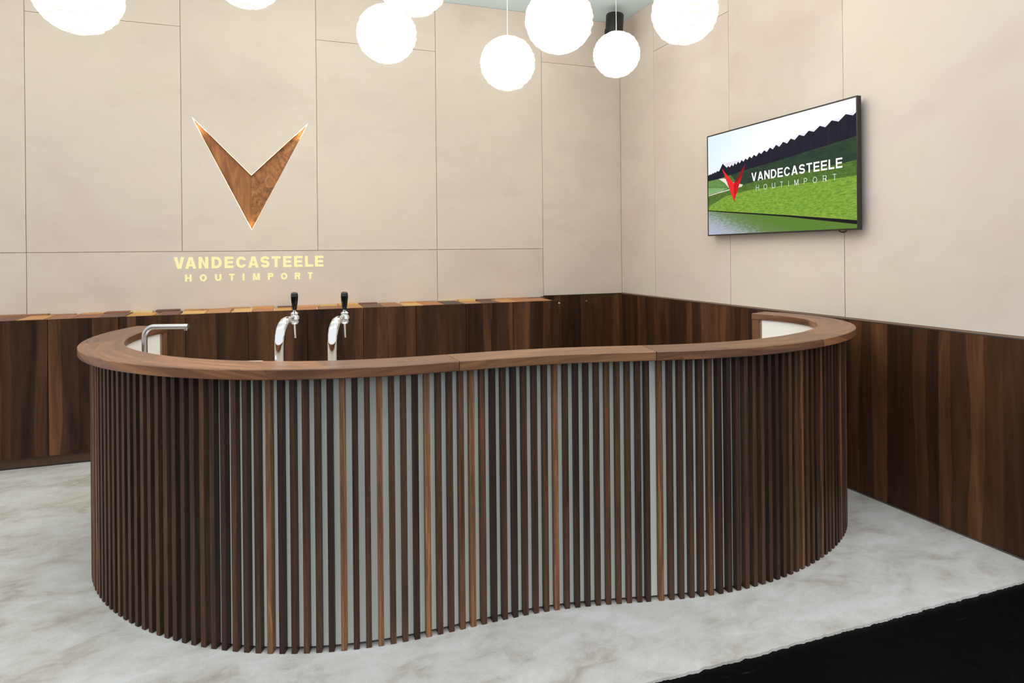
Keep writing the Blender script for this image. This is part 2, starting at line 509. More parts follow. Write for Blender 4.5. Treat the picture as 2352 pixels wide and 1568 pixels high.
# ------------------------------------------------------------------ lettering
def ell(cx, cy, rx, ry, a0, a1, n=20):
    return [(cx + rx * math.cos(math.radians(a0 + (a1 - a0) * i / n)), cy + ry * math.sin(math.radians(a0 + (a1 - a0) * i / n))) for i in range(n + 1)]
def thick(path, t):
    L, R = [], []
    for i, p in enumerate(path):
        a, b = Vector(path[max(i - 1, 0)]), Vector(path[min(i + 1, len(path) - 1)])
        e = (b - a).normalized(); nn = Vector((-e.y, e.x)) * t / 2
        L.append((p[0] + nn.x, p[1] + nn.y)); R.append((p[0] - nn.x, p[1] - nn.y))
    return L + R[::-1]
def glyph(ch, a, t):
    """outline loops of a grotesque capital in a box a wide and 1 high, stroke t"""
    h = t * 0.9
    if ch == 'I':
        return [[(a / 2 - t / 2, 0), (a / 2 + t / 2, 0), (a / 2 + t / 2, 1), (a / 2 - t / 2, 1)]]
    if ch == 'V':
        w = t * 1.08
        return [[(0, 1), (w, 1), (a / 2, 0.30 if t > 0.15 else 0.12), (a - w, 1), (a, 1), (a / 2 + w * 0.55, 0), (a / 2 - w * 0.55, 0)]]
    if ch == 'A':
        w = t * 1.08; c = a / 2
        sl = (c - w * 0.55)
        y0, y1 = 0.20, 0.20 + h * 0.85
        xin = lambda y: w + (c - w) * y / (0.74 if t > 0.15 else 0.88)
        top = 0.74 if t > 0.15 else 0.88
        return [[(0, 0), (c - w * 0.55, 1), (c + w * 0.55, 1), (a, 0), (a - w, 0), (a - xin(y0), y0), (xin(y0), y0), (w, 0)], [(xin(y1), y1), (a - xin(y1), y1), (c, top)]]
    if ch == 'N':
        return [[(0, 0), (0, 1), (t, 1), (a - t, 0.36 if t > 0.15 else 0.16), (a - t, 1), (a, 1), (a, 0), (a - t, 0), (t, 0.64 if t > 0.15 else 0.84), (t, 0)]]
    if ch == 'M':
        c = a / 2
        return [[(0, 0), (0, 1), (t * 1.25, 1), (c, 0.36 if t > 0.15 else 0.18), (a - t * 1.25, 1), (a, 1), (a, 0), (a - t, 0), (a - t, 0.66 if t > 0.15 else 0.8), (c + t * 0.45, 0), (c - t * 0.45, 0), (t, 0.66 if t > 0.15 else 0.8), (t, 0)]]
    if ch == 'E':
        return [[(0, 0), (0, 1), (a, 1), (a, 1 - h), (t, 1 - h), (t, 0.5 + h / 2), (a * 0.93, 0.5 + h / 2), (a * 0.93, 0.5 - h / 2), (t, 0.5 - h / 2), (t, h), (a, h), (a, 0)]]
    if ch == 'L':
        return [[(0, 0), (0, 1), (t, 1), (t, h), (a, h), (a, 0)]]
    if ch == 'T':
        c = a / 2
        return [[(0, 1), (a, 1), (a, 1 - h), (c + t / 2, 1 - h), (c + t / 2, 0), (c - t / 2, 0), (c - t / 2, 1 - h), (0, 1 - h)]]
    if ch == 'H':
        return [[(0, 0), (0, 1), (t, 1), (t, 0.5 + h / 2), (a - t, 0.5 + h / 2), (a - t, 1), (a, 1), (a, 0), (a - t, 0), (a - t, 0.5 - h / 2), (t, 0.5 - h / 2), (t, 0)]]
    if ch == 'O':
        return [ell(a / 2, 0.5, a / 2, 0.5, 0, 350, 35), ell(a / 2, 0.5, a / 2 - t, 0.5 - h, 0, 350, 35)]
    if ch == 'C':
        return [ell(a / 2, 0.5, a / 2, 0.5, 22 + 14 * (t < 0.15), 338 - 14 * (t < 0.15), 30) + ell(a / 2, 0.5, a / 2 - t, 0.5 - h, 320, 40, 26)]
    if ch == 'D':
        r = a * 0.55
        return [[(0, 0), (0, 1)] + ell(a - r, 0.5, r, 0.5, 90, -90, 20), [(t, h), (t, 1 - h)] + ell(a - r, 0.5, r - t, 0.5 - h, 90, -90, 18)]
    if ch == 'U':
        r = a / 2
        return [[(0, 1), (t, 1)] + ell(r, r, r - t, r - h, 180, 360, 16) + [(a - t, 1), (a, 1)] + ell(r, r, r, r, 360, 180, 18)]
    if ch in 'PR':
        y0 = 0.42; r = (1 - y0) / 2; cy = y0 + r
        bowl = [(t, 1 - h)] + ell(a - r, cy, max(r - t, 0.02), r - h, 90, -90, 10) + [(t, y0 + h)]
        if ch == 'P':
            return [[(0, 0), (0, 1)] + ell(a - r, cy, r, r, 90, -90, 14) + [(t, y0), (t, 0)], bowl]
        return [[(0, 0), (0, 1)] + ell(a - r, cy, r, r, 90, -60, 14) + [(a * 0.99, 0), (a * 0.99 - t * 1.15, 0), (a * 0.52, y0), (t, y0), (t, 0)], bowl]
    if ch == 'S':
        ry = (1 - h) / 4; rx = (a - t) / 2
        p = ell(a / 2, 1 - h / 2 - ry, rx, ry, 12, 270, 22) + ell(a / 2, h / 2 + ry, rx, ry, 90, -168, 22)[1:]
        return [thick(p, (t + h) / 2)]

def lettering(root, word, ext, z0, z1, t, org, mat):
    H = z1 - z0
    for ch, (a, b) in zip(word, ext):
        lp = [[(a + x * H, z0 + y * H) for x, y in l] for l in glyph(ch, (b - a) / H, t)]
        obj('letter', poly_mesh('letter', lp, lambda x, y, d: Vector((x, YB - 0.002 + d, y)) - Vector(org), 0.006), mat, root)
E1 = [(-.813, -.733), (-.728, -.643), (-.625, -.550), (-.525, -.445), (-.423, -.352), (-.331, -.248), (-.235, -.149), (-.135, -.060), (-.044, .031), (.052, .122), (.144, .215), (.237, .307), (.322, .395)]
E2 = [(-.729, -.680), (-.617, -.563), (-.499, -.449), (-.389, -.343), (-.281, -.265), (-.198, -.141), (-.075, -.029), (.032, .086), (.149, .196), (.258, .302)]
o1 = (-0.21, YB, 1.436)
lt = thing('wall_lettering', 'upper line of large bold glowing gold letters under the walnut emblem', 'lettering', o1, 'lit lettering on the back wall')
lettering(lt, 'VANDECASTEELE', E1, 1.436, 1.534, 0.24, o1, 'letter')
o2 = (-0.21, YB, 1.327)
lt = thing('wall_lettering', 'lower line of small widely spaced glowing gold letters on the wall', 'lettering', o2, 'lit lettering on the back wall')
lettering(lt, 'HOUTIMPORT', E2, 1.327, 1.386, 0.25, o2, 'letter')

# ------------------------------------------------------------------ television on the right wall
TVX, TVY0, TVY1, TVZ0, TVZ1 = 3.374, 3.033, 4.520, 1.668, 2.496
torg = Vector((3.42, 3.78, TVZ0))
tv = thing('television', 'large flat black television on the right wall showing a green landscape', 'television', torg)
T = lambda x, y, z: (x - torg.x, y - torg.y, z - torg.z)
m = MB().box(*(v for v in (0, 0.030, TVY0 - torg.y, TVY1 - torg.y, 0, TVZ1 - TVZ0)))
m.v = [(x + TVX - torg.x, y, z) for x, y, z in m.v]
bevel(obj('case', m, 'tv_frame', tv), 0.002)
m = MB()
bz, pf = 0.010, 0.003
for y0, y1, z0, z1 in ((TVY0, TVY0 + bz, TVZ0, TVZ1), (TVY1 - bz, TVY1, TVZ0, TVZ1), (TVY0 + bz, TVY1 - bz, TVZ0, TVZ0 + bz), (TVY0 + bz, TVY1 - bz, TVZ1 - bz, TVZ1)):
    m.box(TVX - pf - torg.x, TVX - torg.x, y0 - torg.y, y1 - torg.y, z0 - torg.z, z1 - torg.z)
obj('bezel', m, 'tv_frame', tv)
obj('wall_mount', MB().box(TVX + 0.030 - torg.x, XR - torg.x, -0.25, 0.25, 0.25, 0.6), 'black', tv)
m = MB().tube([T(3.405, 3.218, 1.680), T(3.402, 3.205, 1.664), T(3.400, 3.180, 1.656), T(3.402, 3.155, 1.662), T(3.405, 3.146, 1.680)], 0.004, 8)
obj('cable', m, 'black', tv)
def screen_mat(name, build):
    k = NT(name, 0.6, spec=0.02)
    k.b.inputs['Base Color'].default_value = (0.01, 0.01, 0.01, 1)
    k.put(k.b.inputs['Emission Color'], build(k))
    k.b.inputs['Emission Strength'].default_value = 1.0
    k.m.cycles.emission_sampling = 'NONE'
    return k.m
def noisy(c0, c1, sc=9.0, stretch=(1, 1, 4)):
    def f(k):
        tc = k.add('ShaderNodeTexCoord')
        n = k.noise(k.mapping(tc.outputs['Object'], stretch), sc, 5.0, 0.7, 0.5)
        return k.ramp(n, [(0.35, srgb(*c0)), (0.65, srgb(*c1))])
    return f
def sky(k):
    tc = k.add('ShaderNodeTexCoord')
    sp = k.add('ShaderNodeSeparateXYZ', {0: tc.outputs['Object']})
    d = k.math('MULTIPLY', k.math('ADD', sp.outputs[1], 0.75), 0.667)       # 1 at the far (left) edge
    return k.ramp(k.math('ADD', k.math('MULTIPLY', d, 0.6), k.math('MULTIPLY', sp.outputs[2], 0.35)), [(0.2, srgb(252, 250, 252)), (0.55, srgb(246, 249, 253)), (0.95, srgb(208, 228, 246))])
def water(k):
    tc = k.add('ShaderNodeTexCoord')
    sp = k.add('ShaderNodeSeparateXYZ', {0: tc.outputs['Object']})
    n = k.noise(k.mapping(tc.outputs['Object'], (1, 6, 40)), 4.0, 5.0, 0.7)
    s = k.math('ADD', k.math('ADD', k.math('MULTIPLY', sp.outputs[1], 0.55), k.math('MULTIPLY', sp.outputs[2], -1.6)), k.math('MULTIPLY', n, 0.55))
    return k.ramp(s, [(0.12, srgb(88, 122, 46)), (0.3, srgb(104, 126, 78)), (0.48, srgb(160, 168, 178)), (0.7, srgb(178, 184, 206))])
SM = {
    'sky': screen_mat('screen_sky', sky), 'water': screen_mat('screen_water', water),
    'barn': screen_mat('screen_barn', noisy((16, 15, 30), (30, 28, 44), 6.0, (1, 14, 1))),
    'roof': screen_mat('screen_roof', noisy((214, 206, 226), (240, 234, 244))),
    'shade': screen_mat('screen_shade', noisy((32, 50, 42), (46, 66, 44), 8)),
    'mid': screen_mat('screen_mid', noisy((58, 88, 30), (94, 122, 52), 26)),
    'grass': screen_mat('screen_grass', noisy((86, 132, 40), (146, 174, 64), 26)),
    'hill': screen_mat('screen_hill', noisy((84, 122, 62), (108, 146, 80), 9)),
    'field': screen_mat('screen_field', noisy((118, 160, 98), (138, 178, 116), 9)),
    'path': screen_mat('screen_path', noisy((216, 208, 196), (236, 228, 216))),
    'dark': screen_mat('screen_dark', lambda k: k.add('ShaderNodeRGB').outputs[0]),
    'red1': screen_mat('screen_red', noisy((222, 36, 38), (232, 42, 42))),
    'red2': screen_mat('screen_red_side', noisy((190, 8, 24), (204, 14, 30))),
    'red3': screen_mat('screen_red_dark', noisy((128, 18, 22), (146, 20, 26))),
    'text': screen_mat('screen_text', noisy((250, 250, 250), (255, 255, 255))),
}
for nd in SM['dark'].node_tree.nodes:
    if nd.type == 'RGB':
        nd.outputs[0].default_value = (0.004, 0.004, 0.004, 1)
S0, S1, Z0, Z1 = 0.010, 1.477, TVZ0 + 0.010, TVZ1 - 0.010
layer = [0]
scr = None
def layer_poly(name, loops, mat, parent):
    layer[0] += 1
    k = layer[0]
    pl2 = lambda x, y, d: Vector((TVX - 0.0002 - 0.0001 * k - d * 0.5, TVY1 - min(max(x, S0), S1), min(max(y, Z0), Z1))) - torg
    me = poly_mesh(name, loops, pl2, 0.00008)
    return obj(name, me, SM[mat], parent)
scr = layer_poly('screen', [[(S0, Z0), (S1, Z0), (S1, Z1), (S0, Z1)]], 'sky', tv)
ROOF = [[0.0, 2.168], [0.016, 2.169], [0.025, 2.178], [0.034, 2.171], [0.045, 2.179], [0.053, 2.172], [0.071, 2.185], [0.079, 2.177], [0.097, 2.19], [0.106, 2.18], [0.129, 2.194], [0.142, 2.187], [0.154, 2.191], [0.196, 2.244], [0.248, 2.204], [0.266, 2.217], [0.284, 2.203], [0.306, 2.222], [0.322, 2.208], [0.344, 2.229], [0.361, 2.215], [0.381, 2.236], [0.4, 2.22], [0.423, 2.242], [0.444, 2.227], [0.467, 2.249], [0.487, 2.234], [0.512, 2.258], [0.535, 2.241], [0.559, 2.263], [0.586, 2.248], [0.613, 2.271], [0.641, 2.258], [0.668, 2.28], [0.697, 2.264], [0.728, 2.291], [0.758, 2.274], [0.79, 2.301], [0.822, 2.282], [0.859, 2.311], [0.898, 2.294], [0.931, 2.322], [0.969, 2.307], [1.009, 2.335], [1.052, 2.319], [1.095, 2.348], [1.139, 2.333], [1.19, 2.363], [1.236, 2.345], [1.288, 2.38], [1.342, 2.362], [1.398, 2.398], [1.453, 2.379], [1.49, 2.396]]
BASE = [[1.49, 2.246], [0.862, 2.19], [0.675, 2.174], [0.514, 2.165], [0.295, 2.142], [0.147, 2.127], [0.0, 2.122]]
SHADE = [[1.49, 2.101], [1.37, 2.092], [1.073, 2.083], [0.861, 2.076], [0.632, 2.067], [0.445, 2.051], [0.36, 2.08], [0.295, 2.142]]
MID = [[1.49, 2.004], [1.217, 2.0], [0.86, 2.002], [0.523, 2.005], [0.232, 1.98], [0.0, 1.91]]
layer_poly('screen_meadow', [[(0, 2.13)] + [tuple(p) for p in BASE[::-1]] + [(1.49, 1.6), (0, 1.6)]], 'grass', scr)
layer_poly('screen_slope', [[tuple(p) for p in BASE[::-1]] + [tuple(p) for p in MID]], 'mid', scr)
layer_poly('screen_hill', [[(0.0, 2.119), (0.147, 2.127), (0.27, 2.049), (0.257, 2.04), (0.171, 2.022), (0.0, 2.009)]], 'hill', scr)
layer_poly('screen_field', [[(0.0, 2.065), (0.257, 2.04), (0.171, 2.022), (0.0, 2.009)]], 'field', scr)
layer_poly('screen_path', [[(0.147, 2.127), (0.21, 2.125), (0.33, 2.078), (0.434, 2.052), (0.422, 2.038), (0.233, 2.02), (0.0, 1.998), (0.0, 2.004), (0.281, 2.032), (0.221, 2.085)]], 'path', scr)
layer_poly('screen_shadow', [[tuple(p) for p in BASE[:5]] + [tuple(p) for p in SHADE[::-1][1:]]], 'shade', scr)
pk = [(ROOF[i], ROOF[i + 1]) for i in range(13, len(ROOF) - 1) if ROOF[i][1] > ROOF[i + 1][1] and ROOF[i][0] > 0.6]
for (p, q) in pk:
    layer_poly('screen_roof', [[tuple(p), tuple(q), (q[0] + 0.55 * (q[0] - p[0]), p[1] + 0.004)]], 'roof', scr)
    layer[0] -= 1
layer_poly('screen_roof', [[(0.196, 2.244), (0.248, 2.204), (0.42, 2.238), (0.455, 2.246)]], 'roof', scr)
layer_poly('screen_barn', [[tuple(p) for p in ROOF] + [tuple(p) for p in BASE]], 'barn', scr)
layer_poly('screen_water', [[(0.0, 1.88), (0.898, 1.791), (1.49, 1.727), (1.49, 1.6), (0, 1.6)]], 'water', scr)
layer_poly('screen_kerb', [[(0.0, 1.881), (0.898, 1.791), (1.49, 1.727), (1.49, 1.702), (0.898, 1.779), (0.0, 1.874)]], 'dark', scr)
layer_poly('screen_emblem', [[(0.188, 2.205), (0.330, 2.072), (0.331, 1.929)]], 'red1', scr)
layer_poly('screen_emblem', [[(0.330, 2.072), (0.468, 2.209), (0.331, 1.929)]], 'red2', scr)
layer_poly('screen_emblem', [[(0.330, 2.072), (0.468, 2.209), (0.425, 2.123), (0.372, 2.082)]], 'red3', scr)
ADV = {'V': .74, 'A': .78, 'N': .74, 'D': .74, 'E': .68, 'C': .77, 'S': .72, 'T': .68, 'L': .62, 'H': .70, 'O': .80, 'U': .72, 'I': .16, 'M': .82, 'P': .66, 'R': .70}
def screen_word(word, x0, x1, z0, z1, t, track):
    H = z1 - z0
    w = [ADV[c] for c in word]
    tot = sum(w) + track * (len(word) - 1)
    k = (x1 - x0) / (tot * H)
    x = x0
    for c, wi in zip(word, w):
        lp = [[(x + gx * H, z0 + gy * H) for gx, gy in l] for l in glyph(c, wi * k, t)]
        layer_poly('screen_letter', lp, 'text', scr); layer[0] -= 1
        x += (wi + track) * k * H
screen_word('VANDECASTEELE', 0.532, 1.369, 2.066, 2.130, 0.19, 0.16)
screen_word('HOUTIMPORT', 0.581, 1.322, 1.992, 2.032, 0.075, 1.15)

# ------------------------------------------------------------------ black cylinder lamp in the corner
sp = thing('corner_spotlight', 'black cylindrical spotlight mounted high in the room corner', 'spotlight', (3.16, 5.70, 3.66))
m = MB().lathe([(0.070, 0.0), (0.082, 0.004), (0.086, 0.02), (0.088, 0.222), (0.080, 0.236), (0.02, 0.240)], 28)
o = smooth_by_angle(obj('housing', m, 'black', sp)); o.rotation_euler = (0.03, 0.05, 0)
m = MB().lathe([(0.064, -0.001), (0.064, 0.006)], 24)
obj('lens', m, 'black_gloss', sp)
m = MB().tube([(0.02, 0.06, 0.12), (0.13, 0.20, 0.14), (0.20, 0.385, 0.14)], 0.012, 8)
obj('bracket', m, 'black', sp)
m = MB().tube([(-0.092, 0, 0.08), (-0.098, 0, 0.03), (-0.09, 0, -0.01)], 0.006, 6)
obj('yoke', m, 'black', sp)

# ------------------------------------------------------------------ bar counter
CURVE = [[-0.8211, 4.5771], [-0.8594, 4.4745], [-0.8906, 4.3696], [-0.9146, 4.2628], [-0.9312, 4.1546], [-0.9404, 4.0455], [-0.9419, 3.9361], [-0.9356, 3.8268], [-0.9212, 3.7183], [-0.8983, 3.6113], [-0.8667, 3.5065], [-0.8268, 3.4045], [-0.7792, 3.306], [-0.7244, 3.2112], [-0.6631, 3.1205], [-0.5957, 3.0342], [-0.5225, 2.9529], [-0.4437, 2.8769], [-0.3595, 2.8069], [-0.2703, 2.7435], [-0.1764, 2.6873], [-0.0782, 2.6388], [0.0234, 2.5982], [0.128, 2.5659], [0.2348, 2.5419], [0.3431, 2.5258], [0.4522, 2.5173], [0.5616, 2.5151], [0.6711, 2.5169], [0.7806, 2.5201], [0.89, 2.5221], [0.9995, 2.5201], [1.1086, 2.5111], [1.2168, 2.4949], [1.3242, 2.4734], [1.4308, 2.4486], [1.5373, 2.4231], [1.6443, 2.3997], [1.7522, 2.3813], [1.861, 2.3691], [1.9703, 2.3643], [2.0797, 2.3674], [2.1886, 2.3784], [2.2965, 2.3971], [2.4029, 2.4229], [2.5074, 2.4553], [2.6099, 2.4938], [2.71, 2.5382], [2.8069, 2.5891], [2.8998, 2.6469], [2.9876, 2.7124], [3.0684, 2.7861], [3.1405, 2.8684], [3.2018, 2.959], [3.2511, 3.0567], [3.2867, 3.1601], [3.3073, 3.2676], [3.3118, 3.3769], [3.2996, 3.4856], [3.2715, 3.5913], [3.2295, 3.6923]]
LEN = 6.5692
def cpoint(s):
    """point and inward normal of the counter's outer edge at arc length s"""
    n = len(CURVE) - 1
    t = min(max(s / LEN * n, 0), n - 1e-6)
    i = int(t); t -= i
    P = [Vector(CURVE[min(max(j, 0), n)]) for j in (i - 1, i, i + 1, i + 2)]
    if i == 0: P[0] = 2 * P[1] - P[2]
    if i == n - 1: P[3] = 2 * P[2] - P[1]
    p = 0.5 * ((2 * P[1]) + (P[2] - P[0]) * t + (2 * P[0] - 5 * P[1] + 4 * P[2] - P[3]) * t * t + (3 * P[1] - P[0] - 3 * P[2] + P[3]) * t ** 3)
    d = 0.5 * ((P[2] - P[0]) + 2 * (2 * P[0] - 5 * P[1] + 4 * P[2] - P[3]) * t + 3 * (3 * P[1] - P[0] - 3 * P[2] + P[3]) * t * t)
    d.normalize()
    return p, Vector((-d.y, d.x)), d
ZT, TH, WT, OV, SD, SW = 1.115, 0.040, 0.195, 0.050, 0.031, 0.022
corg = Vector((1.2, 3.1, 0.0))
ct = thing('bar_counter', 'curved walnut-slatted bar counter with wooden top in the middle of the stand', 'counter', corg)
def ribbon(name, s0, s1, o0, o1, z0, z1, mat, parent, bev=0.003, step=0.03, uv=True):
    n = max(2, int((s1 - s0) / step))
    prof = [(o0 + bev, z1), (o1 - bev, z1), (o1, z1 - bev), (o1, z0 + bev), (o1 - bev, z0), (o0 + bev, z0), (o0, z0 + bev), (o0, z1 - bev)] if bev else [(o0, z1), (o1, z1), (o1, z0), (o0, z0)]
    per = [0]
    for i in range(len(prof)):
        a, b = prof[i], prof[(i + 1) % len(prof)]
        per.append(per[-1] + math.hypot(a[0] - b[0], a[1] - b[1]))
    rings = []; ss = []
    for i in range(n + 1):
        s = s0 + (s1 - s0) * i / n
        p, nn, _ = cpoint(s)
        ss.append(s)
        rings.append([Vector((p.x + nn.x * a - corg.x, p.y + nn.y * a - corg.y, z)) for a, z in prof])
    m = MB().loft(rings)
    me = bpy.data.meshes.new(name)
    me.from_pydata(m.v, [], m.f)
    k = len(prof)
    uvl = me.uv_layers.new(name='UVMap')
    for poly in me.polygons:
        js = [me.loops[l].vertex_index for l in poly.loop_indices]
        pj = [j % k for j in js]
        wrap = (0 in pj and (k - 1) in pj and len(pj) == 4)
        for l, j in zip(poly.loop_indices, js):
            q = j % k
            if len(js) == 4:
                uvl.data[l].uv = (ss[j // k], per[k] if (wrap and q == 0) else per[q])
            else:
                a, z = prof[q]
                uvl.data[l].uv = (ss[j // k] + z, a)
    bm = bmesh.new(); bm.from_mesh(me)
    bmesh.ops.recalc_face_normals(bm, faces=bm.faces)
    bm.to_mesh(me); bm.free()
    o = obj(name, me, mat, parent)
    return smooth_by_angle(o, 40)
w = ribbon('worktop_section', 0.0, 3.0775, 0.0, WT, ZT - TH, ZT, 'worktop', ct)
w['label'] = 'left curved walnut worktop section'
w = ribbon('worktop_section', 3.0800, 3.9395, 0.0, WT, ZT - TH, ZT, 'worktop_mid', ct)
w['label'] = 'short lighter middle worktop section'
w = ribbon('worktop_section', 3.9425, LEN, 0.0, WT, ZT - TH, ZT, 'worktop', ct)
w['label'] = 'right curved walnut worktop section'
ribbon('backing_panel', 0.045, LEN - 0.045, OV + SD, OV + SD + 0.008, 0.020, ZT - TH, 'backing', ct, 0)
ribbon('inner_lining', 0.062, LEN - 0.062, WT - 0.022, WT - 0.014, 0.012, ZT - TH, 'lining', ct, 0)
ribbon('inner_shelf', 0.75, 5.75, WT - 0.013, 0.66, 0.86, 0.8985, 'steel', ct, 0, 0.06)
for s0, s1, l0, l1 in ((0.0, 0.045, 0.045, 0.062), (LEN - 0.045, LEN, LEN - 0.062, LEN - 0.045)):
    ribbon('end_post', s0 + 0.001, s1, OV + 0.002, WT - 0.004, 0.012, ZT - TH, 'post', ct, 0.002, 0.02)
    ribbon('end_lath', l0, l1, WT - 0.03, WT - 0.010, 0.012, ZT - TH, 'lath', ct, 0, 0.02)
# slats: arc positions along the slat faces (left edge of each slat)
N = 1400
tab = []
acc = 0.0; prev = None
for i in range(N + 1):
    s = LEN * i / N
    p, nn, d = cpoint(s)
    q = p + nn * OV
    if prev is not None:
        acc += (q - prev).length
    prev = q
    tab.append((acc, s))
def s_of(a):
    lo, hi = 0, N
    while hi - lo > 1:
        md = (lo + hi) // 2
        if tab[md][0] < a: lo = md
        else: hi = md
    a0, s0 = tab[lo]; a1, s1 = tab[hi]
    return s0 + (s1 - s0) * (a - a0) / (a1 - a0)
slm = MB()
ch = 0.0012
pr8 = [(-SW / 2 + ch, 0), (SW / 2 - ch, 0), (SW / 2, ch), (SW / 2, SD), (-SW / 2, SD), (-SW / 2, ch)]
slm.loft([[(x, y, 0) for x, y in pr8], [(x, y, ZT - TH - 0.012) for x, y in pr8]])
slat_me = slm.mesh('slat')
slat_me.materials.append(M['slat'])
apos = [2.9905 - 0.0473 * k for k in range(0, 63)][::-1] + [2.9905 + 0.0463 * k for k in range(1, 18)] + [3.8175] + [3.8770 + 0.0473 * k for k in range(0, 60)]
for a in apos:
    a += SW / 2
    if a < 0.02 or a > tab[-1][0] - 0.02:
        continue
    p, nn, d = cpoint(s_of(a))
    q = p + nn * OV
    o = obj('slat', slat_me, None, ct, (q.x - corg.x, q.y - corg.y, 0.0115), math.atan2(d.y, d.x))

# ------------------------------------------------------------------ beer taps
def beer_tap(x, y, label):
    zb = 0.90
    t = thing('beer_tap', label, 'beer tap', (x, y, zb), 'chrome beer taps behind the counter')
    fx, fy = 0.41, 0.91                          # serving direction, away from the photographer
    P = lambda r, z: (fx * r, fy * r, z - zb)
    path, rad = [], []
    pts = [(0.0, 0.90, .0235), (0.0, 1.00, .0225), (0.0, 1.10, .0220), (0.001, 1.15, .0225), (0.006, 1.175, .0232), (0.018, 1.202, .0235), (0.036, 1.222, .0232), (0.058, 1.236, .0215), (0.080, 1.243, .0175), (0.098, 1.246, .0125), (0.115, 1.247, .0105)]
    for i in range(len(pts) - 1):
        for k in range(4):
            f = k / 4
            a, b = pts[i], pts[i + 1]
            path.append(P(a[0] + (b[0] - a[0]) * f, a[1] + (b[1] - a[1]) * f)); rad.append(a[2] + (b[2] - a[2]) * f)
    path.append(P(pts[-1][0], pts[-1][1])); rad.append(pts[-1][2])
    o = obj('column', MB().tube(path, rad, 28), 'chrome', t); smooth_by_angle(o, 50)
    o = obj('base_flange', MB().lathe([(0.040, 0.0), (0.040, 0.008), (0.030, 0.012)], 28), 'chrome', t); smooth_by_angle(o, 40)
    o = obj('shank', MB().tube([P(0.112, 1.247), P(0.165, 1.2475)], 0.0095, 16), 'chrome', t); smooth_by_angle(o, 40)
    fb = P(0.170, 1.238)
    o = obj('valve_body', MB().lathe([(0.004, -0.026), (0.013, -0.024), (0.0205, -0.014), (0.0225, 0.0), (0.0205, 0.012), (0.0150, 0.020), (0.0150, 0.022)], 24, fb), 'chrome', t); smooth_by_angle(o, 40)
    o = obj('collar', MB().lathe([(0.0175, 0.0), (0.0185, 0.002), (0.0185, 0.007), (0.0115, 0.013), (0.0070, 0.016), (0.0070, 0.026)], 24, (fb[0], fb[1], fb[2] + 0.021)), 'chrome', t); smooth_by_angle(o, 40)
    hz = 1.282 - zb
    o = obj('handle', MB().lathe([(0.0085, 0.0), (0.0100, 0.004), (0.0125, 0.022), (0.0155, 0.045), (0.0170, 0.062), (0.0172, 0.072), (0.0155, 0.080), (0.0100, 0.085), (0.002, 0.0865)], 24, (fb[0], fb[1], hz)), 'black_gloss', t); smooth_by_angle(o, 60)
    o = obj('spout', MB().tube([(fb[0], fb[1], 1.222 - zb), (fb[0] + 0.004, fb[1] + 0.012, 1.147 - zb)], [0.0055, 0.005], 12), 'chrome', t); smooth_by_angle(o, 40)
    return t
beer_tap(0.008, 3.134, 'left chrome beer tap with black handle, nearer the steel faucet')
beer_tap(0.234, 3.053, 'right chrome beer tap with black handle, standing farther from the faucet')

# ------------------------------------------------------------------ steel sink faucet
ft = thing('sink_faucet', 'brushed steel L-shaped sink faucet behind the left counter curve', 'faucet', (-0.612, 3.60, 0.90))
bx, bz = 0.205, 0.302
pth = [(0, 0, 0), (0, 0, 0.15), (0, 0, 0.245)]
dv = Vector((0.940, -0.341, 0))
rb = 0.05
for k in range(1, 13):
    a = math.pi / 2 * k / 12
    q = dv * (rb * (1 - math.cos(a)))
    pth.append((q.x, q.y, 0.252 + rb * math.sin(a)))
e = dv * 0.215
pth += [(e.x * 0.6, e.y * 0.6, bz), (e.x, e.y, bz)]
smooth_by_angle(obj('pipe', MB().tube(pth, 0.0128, 20), 'steel', ft), 50)
smooth_by_angle(obj('base_ring', MB().lathe([(0.024, 0), (0.024, 0.006), (0.020, 0.010)], 24), 'steel', ft), 40)
q = dv * 0.203
smooth_by_angle(obj('outlet', MB().lathe([(0.0075, -0.020), (0.0075, -0.006)], 16, (q.x, q.y, bz)), 'chrome', ft), 40)

# white box on the inner shelf, its lid just showing over the worktop
wbx = thing('drip_tray', 'thin white tray edge just visible behind the counter beside the taps', 'tray', (-0.14, 3.135, 0.90), rz=math.atan2(-0.34, 0.94))
bevel(obj('body', MB().box(-0.060, 0.060, -0.03, 0.05, 0.0, 0.160), 'white', wbx), 0.003)
bevel(obj('lid', MB().box(-0.063, 0.063, -0.034, 0.054, 0.160, 0.168), 'white', wbx), 0.002)

# ------------------------------------------------------------------ cabinets along the back wall
PITCH = 0.4549
DE = [2.508 - PITCH * k for k in range(0, 11)]
CL = ['walnut two-door cabinet at the right end, beside the panel with the key',
      'walnut two-door cabinet second from the right end of the back row',
      'walnut two-door cabinet in the middle of the row, right behind the right tap',
      'walnut two-door cabinet behind the left tap and the faucet tip',
      'walnut two-door cabinet at the left edge of the photo, its plinth in view']
for u in range(5):
    x1, x0 = DE[2 * u], DE[2 * u + 2]
    cx = (x0 + x1) / 2
    t = thing('base_cabinet', CL[u], 'cabinet', (cx, YC, 0.0), 'walnut cabinets along the back wall')
    obj('body', MB().box(x0 - cx + 0.0005, x1 - cx - 0.0005, 0.021, YB - YC - 0.001, 0.086, 1.055), 'plinth', t)
    for a, b in ((x0, DE[2 * u + 1]), (DE[2 * u + 1], x1)):
        bevel(obj('door', MB().box(a - cx + 0.0018, b - cx - 0.0018, 0.0, 0.019, 0.088, 1.088), 'veneer', t), 0.001)
    obj('plinth', MB().box(x0 - cx, x1 - cx, 0.022, 0.04, 0.018, 0.086), 'plinth', t)
    obj('base_strip', MB().box(x0 - cx, x1 - cx, 0.020, 0.038, 0.0101, 0.018), 'black', t)

